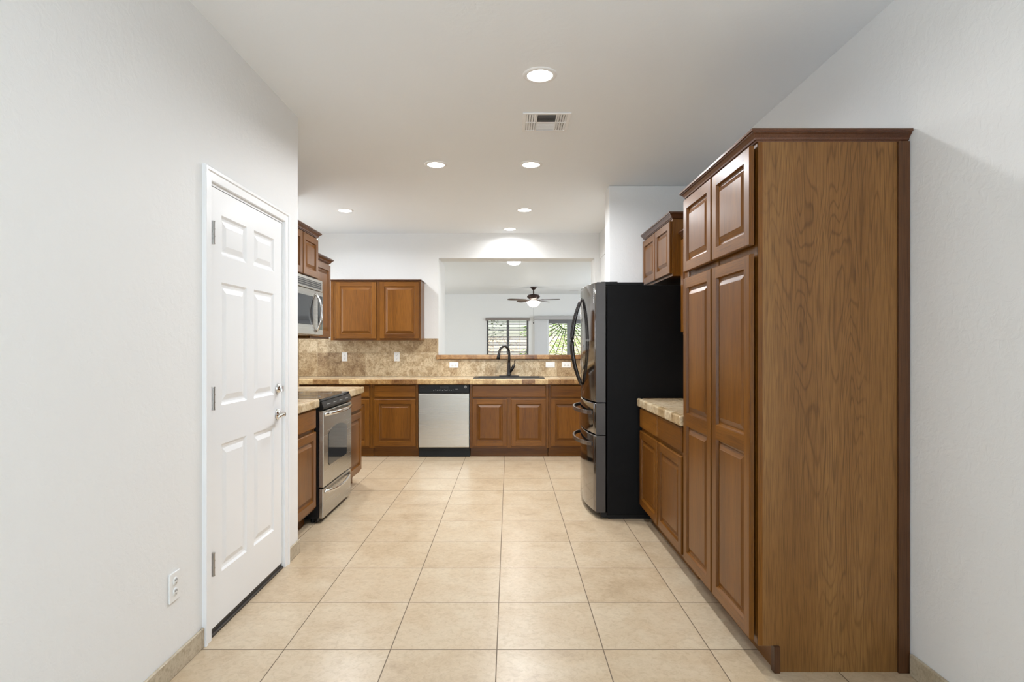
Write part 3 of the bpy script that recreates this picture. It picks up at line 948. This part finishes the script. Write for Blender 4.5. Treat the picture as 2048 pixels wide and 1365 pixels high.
# ------------------------------------------------------------------ outlets
def outlet(name, label, loc, rot, horizontal=False, switch=False, group=None):
    t = empty(name, loc, 0, label=label, category='outlet' if not switch else 'switch')
    if group: t['group'] = group
    t.rotation_euler = rot
    def T(mb):
        if horizontal:
            mb.bm.transform(Matrix.Rotation(R(90), 4, 'Y'))
        return mb
    T(MB().box((-.036, -.007, -.058), (.036, 0, .058), .003, 2)).build('cover_plate', 'white_plastic', t)
    if switch:
        T(MB().box((-.016, -.010, -.034), (.016, -.006, .034), .002)).build('rocker', 'white_plastic', t)
    else:
        for s in (-1, 1):
            z = s * .021
            m = MB().lathe([(0, 0), (.0165, 0), (.0165, .003), (.0155, .004), (0, .004)], 20, (0, -.006, z), Matrix.Rotation(R(90), 4, 'X'))
            rc = T(m).build('receptacle', 'white_plastic', t)
            m = MB().box((-.0078, -.0106, z + .001), (-.0050, -.0098, z + .010)).box((.0050, -.0106, z + .001), (.0078, -.0098, z + .009)).lathe([(0, 0), (.003, 0), (.003, .0008), (0, .0008)], 10, (0, -.0098, z - .007), Matrix.Rotation(R(90), 4, 'X'))
            T(m).build('slots', 'slot_dark', rc)
    return t
yb = YB - .0105
pxx = lambda px, Y: (px - 1018) / 1159 * Y
pzz = lambda py, Y: 1.306 - (py - 692) / 1159 * Y
outlet('wall_outlet', 'white upright outlet on the backsplash below the left cabinet door', (pxx(689.5, 7.39), yb, pzz(714, 7.39)), (0, 0, 0))
outlet('wall_outlet', 'white upright outlet on the backsplash below the right cabinet door', (pxx(794, 7.39), yb, pzz(714, 7.39)), (0, 0, 0))
outlet('wall_outlet', 'white sideways outlet on the backsplash left of the faucet', (pxx(908, 7.39), yb, pzz(730.5, 7.39)), (0, 0, 0), True)
outlet('wall_switch', 'white sideways rocker switch on the backsplash right of the faucet', (pxx(1100.5, 7.39), yb, pzz(730, 7.39)), (0, 0, 0), True, True)
outlet('wall_outlet', 'white sideways outlet on the backsplash nearest the refrigerator', (pxx(1132.5, 7.39), yb, pzz(730, 7.39)), (0, 0, 0), True)
outlet('wall_outlet', 'white duplex outlet low on the left wall before the door', (XL + .0005, 2.296, .352), (0, 0, R(90)))

# ------------------------------------------------------------------ ceiling lights
def can_light(x, y, label, z=H, power=12, group='recessed ceiling lights', r=.078, name='recessed_light'):
    t = thing(name, label, 'ceiling light', (x, y, z), group=None)
    MB().lathe([(r - .012, -.0005), (r - .010, -.006), (r, -.006), (r + .012, -.003), (r + .014, -.0005)], 36).build('trim_ring', 'vent_white', t)
    MB().lathe([(0, -.0040), (r - .011, -.0040), (r - .011, -.001), (0, -.001)], 32, smooth=False).build('lens', 'lamp_lens', t)
    l = lamp('bulb', 'AREA', (0, 0, -.012), power, (.94, .965, 1), shape='DISK', size=2 * r - .03)
    l.data.spread = R(165)
    l.parent = t
    return t
for x, y, lb_ in ((.164, 3.073, 'nearest and largest glowing recessed ceiling light, in front of the vent'),
                 (-.578, 4.588, 'left of the two recessed lights just behind the ceiling vent'),
                 (.174, 4.588, 'right of the two recessed lights just behind the ceiling vent'),
                 (-1.739, 6.146, 'recessed ceiling light above the left back-wall cabinet'),
                 (.164, 6.12, 'recessed ceiling light above the sink side, second from the back wall'),
                 (.012, 7.12, 'recessed ceiling light closest to the pass-through header')):
    can_light(x, y, lb_, power=5 if y > 7 else (16 if y < 4 else 22))
# ceiling dome in the living room
t = thing('dome_light', 'round glowing dome light on the ceiling beyond the pass-through', 'ceiling light', (.085, 9.83, H))
MB().lathe([(0, 0), (.125, 0), (.125, -.012), (.115, -.014)], 32).build('base', 'vent_white', t)
MB().lathe([(.112, -.012), (.105, -.035), (.08, -.055), (.04, -.065), (0, -.067)], 32).build('shade', 'lamp_lens', t)
l = lamp('bulb', 'AREA', (0, 0, -.08), 10, (1, .97, .93), shape='DISK', size=.2)
l.parent = t

# ------------------------------------------------------------------ ceiling vents
def vent(x, y, wx, wy, label, fancy=True):
    t = thing('ceiling_vent', label, 'vent', (x, y, H))
    m = MB()
    b_ = .022
    z0, z1 = -.007, -.0005
    m.box((-wx / 2, -wy / 2, z0), (wx / 2, -wy / 2 + b_, z1), .002).box((-wx / 2, wy / 2 - b_, z0), (wx / 2, wy / 2, z1), .002)
    m.box((-wx / 2, -wy / 2 + b_, z0), (-wx / 2 + b_, wy / 2 - b_, z1), .002).box((wx / 2 - b_, -wy / 2 + b_, z0), (wx / 2, wy / 2 - b_, z1), .002)
    if fancy:
        for xx in (-.062, .062):
            m.box((xx - .004, -wy / 2 + b_, z0), (xx + .004, wy / 2 - b_, z1))
        m.box((-wx / 2 + b_, -.004, z0), (wx / 2 - b_, .004, z1))
    m.build('frame', 'vent_white', t)
    MB().box((-wx / 2 + .01, -wy / 2 + .01, -.0012), (wx / 2 - .01, wy / 2 - .01, -.0004)).build('duct_opening', 'slot_dark', t)
    s = MB()
    def slat(x0, x1, y0, y1, tilt, along):
        # thin tilted blade
        if along == 'x':
            c = (y0 + y1) / 2
            s.prism([(c - .006, -.0065), (c + tilt, -.0016), (c + tilt + .0015, -.0018), (c - .0045, -.0068)], 'x', x0, x1)
        else:
            c = (x0 + x1) / 2
            s.prism([(c - .006 * (1 if tilt > 0 else -1), -.0065), (c + tilt, -.0016), (c + tilt + .0015, -.0018), (c - .0045 * (1 if tilt > 0 else -1), -.0068)], 'y', y0, y1)
    if fancy:
        for k in range(12):
            y_ = -wy / 2 + b_ + (k + .5) * (wy - 2 * b_) / 12
            slat(-.058, .058, y_, y_, -.011 if y_ > 0 else .007, 'x')
        for side in (-1, 1):
            for k in range(4):
                xx = side * (.074 + k * .0155)
                slat(xx, xx, -wy / 2 + b_, wy / 2 - b_, .006 * side, 'y')
    else:
        for k in range(7):
            y_ = -wy / 2 + b_ + (k + .5) * (wy - 2 * b_) / 7
            slat(-wx / 2 + b_, wx / 2 - b_, y_, y_, .004, 'x')
    s.build('louver', 'vent_white', t)
    return t
vent(.236, 3.718, .300, .305, 'white square ceiling vent with louvers behind the nearest light')
vent(1.68, 15.05, .25, .15, 'small ceiling vent in the living room near the sliding door', False)

# ------------------------------------------------------------------ ceiling fan
FN = thing('ceiling_fan', 'bronze ceiling fan with five blades and glowing bowl light in the living room', 'ceiling fan', (.60, 14.2, H))
MB().lathe([(0, 0), (.078, 0), (.072, -.02), (.045, -.05), (.025, -.065), (0, -.065)], 24).build('canopy', 'bronze_motor', FN)
MB().cyl(.016, (0, 0, -.06), (0, 0, -.185), 14).build('downrod', 'bronze_motor', FN)
MB().lathe([(0, -.165), (.05, -.17), (.12, -.185), (.155, -.215), (.160, -.245), (.135, -.262), (.135, -.275), (.10, -.290), (.06, -.34), (0, -.345)], 28).build('motor_housing', 'bronze_motor', FN)
bl0 = None
for k in range(5):
    a = R(197 + 72 * k)
    if bl0 is None:
        m = MB()
        prof2 = [(.20, -.05), (.30, -.062), (.58, -.070), (.64, -.055), (.665, -.02), (.665, .02), (.64, .055), (.58, .070), (.30, .062), (.20, .05)]
        m.prism(prof2, 'z', -.004, .004)
        m.bm.transform(Matrix.Rotation(R(12), 4, 'X'))
        bl0 = m.build('blade', 'fan_wood', FN)
        ir = MB().prism([(.09, -.02), (.17, -.012), (.26, -.035), (.28, 0), (.26, .035), (.17, .012), (.09, .02)], 'z', .006, .012).build('blade_iron', 'bronze_motor', bl0)
        bl = bl0
    else:
        bl = bl0.copy(); COL.objects.link(bl); bl.parent = FN
        for ch in bl0.children:
            c = ch.copy(); COL.objects.link(c); c.parent = bl
    bl.location = (0, 0, -.318)
    bl.rotation_euler = (0, 0, a)
MB().lathe([(.06, -.335), (.165, -.355), (.168, -.365), (.150, -.40), (.11, -.455), (.06, -.485), (0, -.49)], 28).build('light_bowl', 'fan_bowl_glow', FN)
m = MB().cyl(.0022, (0.0, -.02, -.48), (0.0, -.02, -.87), 6)
m.lathe([(0, -.018), (.013, -.012), (.016, 0), (.013, .012), (0, .018)], 12, (0, -.02, -.88))
m.build('pull_chain', 'iron_black', FN)
l = lamp('bulb', 'POINT', (0, 0, -.56), 5, (1, .92, .80), shadow_soft_size=.10)
l.parent = FN

# ------------------------------------------------------------------ living-room window, blinds and slider
W1 = empty('window_1', (0, YF, 0), kind='structure', label='living-room window seen through the pass-through')
m = MB()
fy0, fy1 = .06, .12
m.box((WX0, fy0, WZ0), (WX0 + .05, fy1, WZ1)).box((WX1 - .05, fy0, WZ0), (WX1, fy1, WZ1)).box((WX0 + .05, fy0, WZ0), (WX1 - .05, fy1, WZ0 + .05)).box((WX0 + .05, fy0, WZ1 - .05), (WX1 - .05, fy1, WZ1))
m.box((-.065, fy0, WZ0 + .05), (.005, fy1, WZ1 - .05))
m.build('window_frame', 'grey_frame', W1)
MB().box((WX0 + .05, .088, WZ0 + .05), (-.065, .092, WZ1 - .05)).box((.005, .088, WZ0 + .05), (WX1 - .05, .092, WZ1 - .05)).build('pane', 'window_glass', W1)
BL = thing('window_blind', 'horizontal slat blind with taupe headrail on the living-room window', 'blind', (0, YF - .03, 0))
MB().box((WX0 - .03, -.045, 2.005), (WX1 + .035, .028, 2.085), .004).build('headrail', 'taupe_rail', BL)
m = MB()
for k in range(29):
    z = 1.985 - k * .042
    m.prism([(-.021, z - .0085), (.021, z + .0065), (.021, z + .0085), (-.021, z - .0065)], 'x', WX0 + .01, WX1 - .055)
m.build('slats', 'blind_slat', BL)
for x in (WX0 + .18, WX1 - .24):
    MB().box((x - .004, -.024, .80), (x + .004, -.022, 2.01)).build('ladder_cord', 'blind_slat', BL)
MB().box((WX0 + .01, -.024, .765), (WX1 - .055, .024, .785), .003).build('bottom_rail', 'blind_slat', BL)

D2 = empty('door_2', (0, YF, 0), kind='structure', label='sliding glass patio door in the living room')
m = MB()
m.box((SX0, .03, 0), (SX0 + .05, .13, SZ1)).box((SX1 - .05, .03, 0), (SX1, .13, SZ1)).box((SX0 + .05, .03, SZ1 - .055), (SX1 - .05, .13, SZ1)).box((SX0 + .05, .03, 0), (SX1 - .05, .13, .05))
m.box((1.63, .03, .05), (1.77, .11, SZ1 - .055)).box((SX0 + .05, .05, .05), (SX0 + .12, .09, SZ1 - .055)).box((SX0 + .12, .05, 1.93), (SX1 - .05, .09, 1.99))
m.build('door_frame', 'grey_frame', D2)
MB().box((SX0 + .12, .068, .05), (1.63, .072, 1.99)).box((1.77, .068, .05), (SX1 - .05, .072, 1.99)).build('pane', 'window_glass', D2)
# sunburst security door outside the slider
SD = thing('security_screen', 'black iron sunburst screen door outside the sliding glass', 'screen door', (1.66, YF + .32, 2.03))
m = MB()
ring_r = .265
m.tube([(ring_r * math.cos(R(a)), 0, ring_r * math.sin(R(a))) for a in range(178, 363, 8)], .011, 6, up=(0, 1, 0))
for k in range(19):
    a = R(184 + k * 9.6)
    L = min(1.90, .92 / max(.02, abs(math.cos(a))), 2.0 / max(.02, abs(math.sin(a))))
    m.tube([(ring_r * math.cos(a), 0, ring_r * math.sin(a)), (L * math.cos(a), 0, L * math.sin(a))], .0095, 6, up=(0, 1, 0))
m.build('bars', 'iron_black', SD)
m = MB().box((-.96, -.015, -2.03), (-.92, .015, .03)).box((.92, -.015, -2.03), (.96, .015, .03)).box((-.92, -.015, -.005), (.92, .015, .03)).box((-.92, -.015, -2.03), (.92, .015, -1.98))
m.build('frame', 'iron_black', SD)
VB = thing('vertical_blind', 'white vertical blind vanes stacked left of the sliding door', 'blind', (0, YF - .06, 0))
MB().box((.700, -.075, 2.035), (2.75, .055, 2.130), .004).build('valance', 'valance_grey', VB)
m = MB()
for k in range(14):
    x = .715 + k * .026
    m.prism([(x, -.026), (x + .028, -.008), (x + .052, .026), (x + .0505, .027), (x + .0265, -.006), (x - .0015, -.0245)], 'z', .03, 2.034)
m.build('vanes', 'vertical_blind', VB)
VB2 = thing('vertical_blind', 'white vertical blind vanes at the right side of the sliding door', 'blind', (0, YF - .06, 0))
m = MB()
for k in range(12):
    x = 2.30 + k * .034
    m.prism([(x, -.026), (x + .028, -.008), (x + .052, .026), (x + .0505, .027), (x + .0265, -.006), (x - .0015, -.0245)], 'z', .03, 2.030)
m.build('vanes', 'vertical_blind', VB2)

# ------------------------------------------------------------------ yard beyond the living room
o = MB().box((-14, YF + .15, -.2), (16, 40, -.06)).build('yard_ground', 'yard_gravel'); o['kind'] = 'structure'
o = MB().box((-14, 27, -.06), (16, 27.25, 1.75)).build('garden_wall', 'yard_block'); o['label'] = 'tan block garden wall far outside the windows'; o['category'] = 'wall'
def bush(name, label, cat, x, y, w_, h_, mat, trunk=0.0, n=420, seed=1):
    rnd = random.Random(seed)
    t = thing(name, label, cat, (x, y, -.06))
    m = MB()
    for k in range(n):
        # leaf clumps inside an ellipsoid shell
        a, c = rnd.uniform(0, 2 * PI), rnd.uniform(-1, 1)
        rr = rnd.uniform(.55, 1.0)
        sx = math.sqrt(1 - c * c) * rr
        p = Vector((w_ / 2 * sx * math.cos(a), w_ / 2 * sx * math.sin(a), trunk + h_ / 2 + h_ / 2 * c * rr))
        s_ = rnd.uniform(.05, .12) * (1 + w_ * .2)
        q = Matrix.Rotation(rnd.uniform(0, 6), 4, 'Z') @ Matrix.Rotation(rnd.uniform(-1, 1), 4, 'X')
        vv = [m.bm.verts.new(p + q @ Vector(u)) for u in ((-s_ * .5, 0, 0), (0, -s_ * .18, s_ * .25), (s_ * .9, 0, .02), (0, s_ * .18, s_ * .25))]
        m.bm.faces.new(vv)
    m.build('foliage', mat, t)
    MB().tube([(0, 0, 0), (.02, .02, trunk + h_ * .35), (.05, -.02, trunk + h_ * .7)], [.05 + trunk * .04, .035, .015], 8).build('stem', 'bark', t)
bush('shrub', 'bright green shrub outside, right half of the blinded window', 'shrub', .62, 19.6, 1.0, 1.25, 'leaf_green', seed=2, n=900)
bush('shrub', 'green shrub outside the sliding door behind the sunburst bars', 'shrub', 2.55, 24.5, 2.2, 1.9, 'leaf_green', seed=3, n=1300)
bush('tree', 'dark tree outside, left half of the blinded window', 'tree', -1.2, 26.0, 2.4, 1.6, 'leaf_dark', 1.3, 260, 4)
bush('tree', 'yellow-green tree outside above the garden wall', 'tree', 2.2, 30.0, 3.4, 1.6, 'leaf_green', 1.3, 1200, 5)
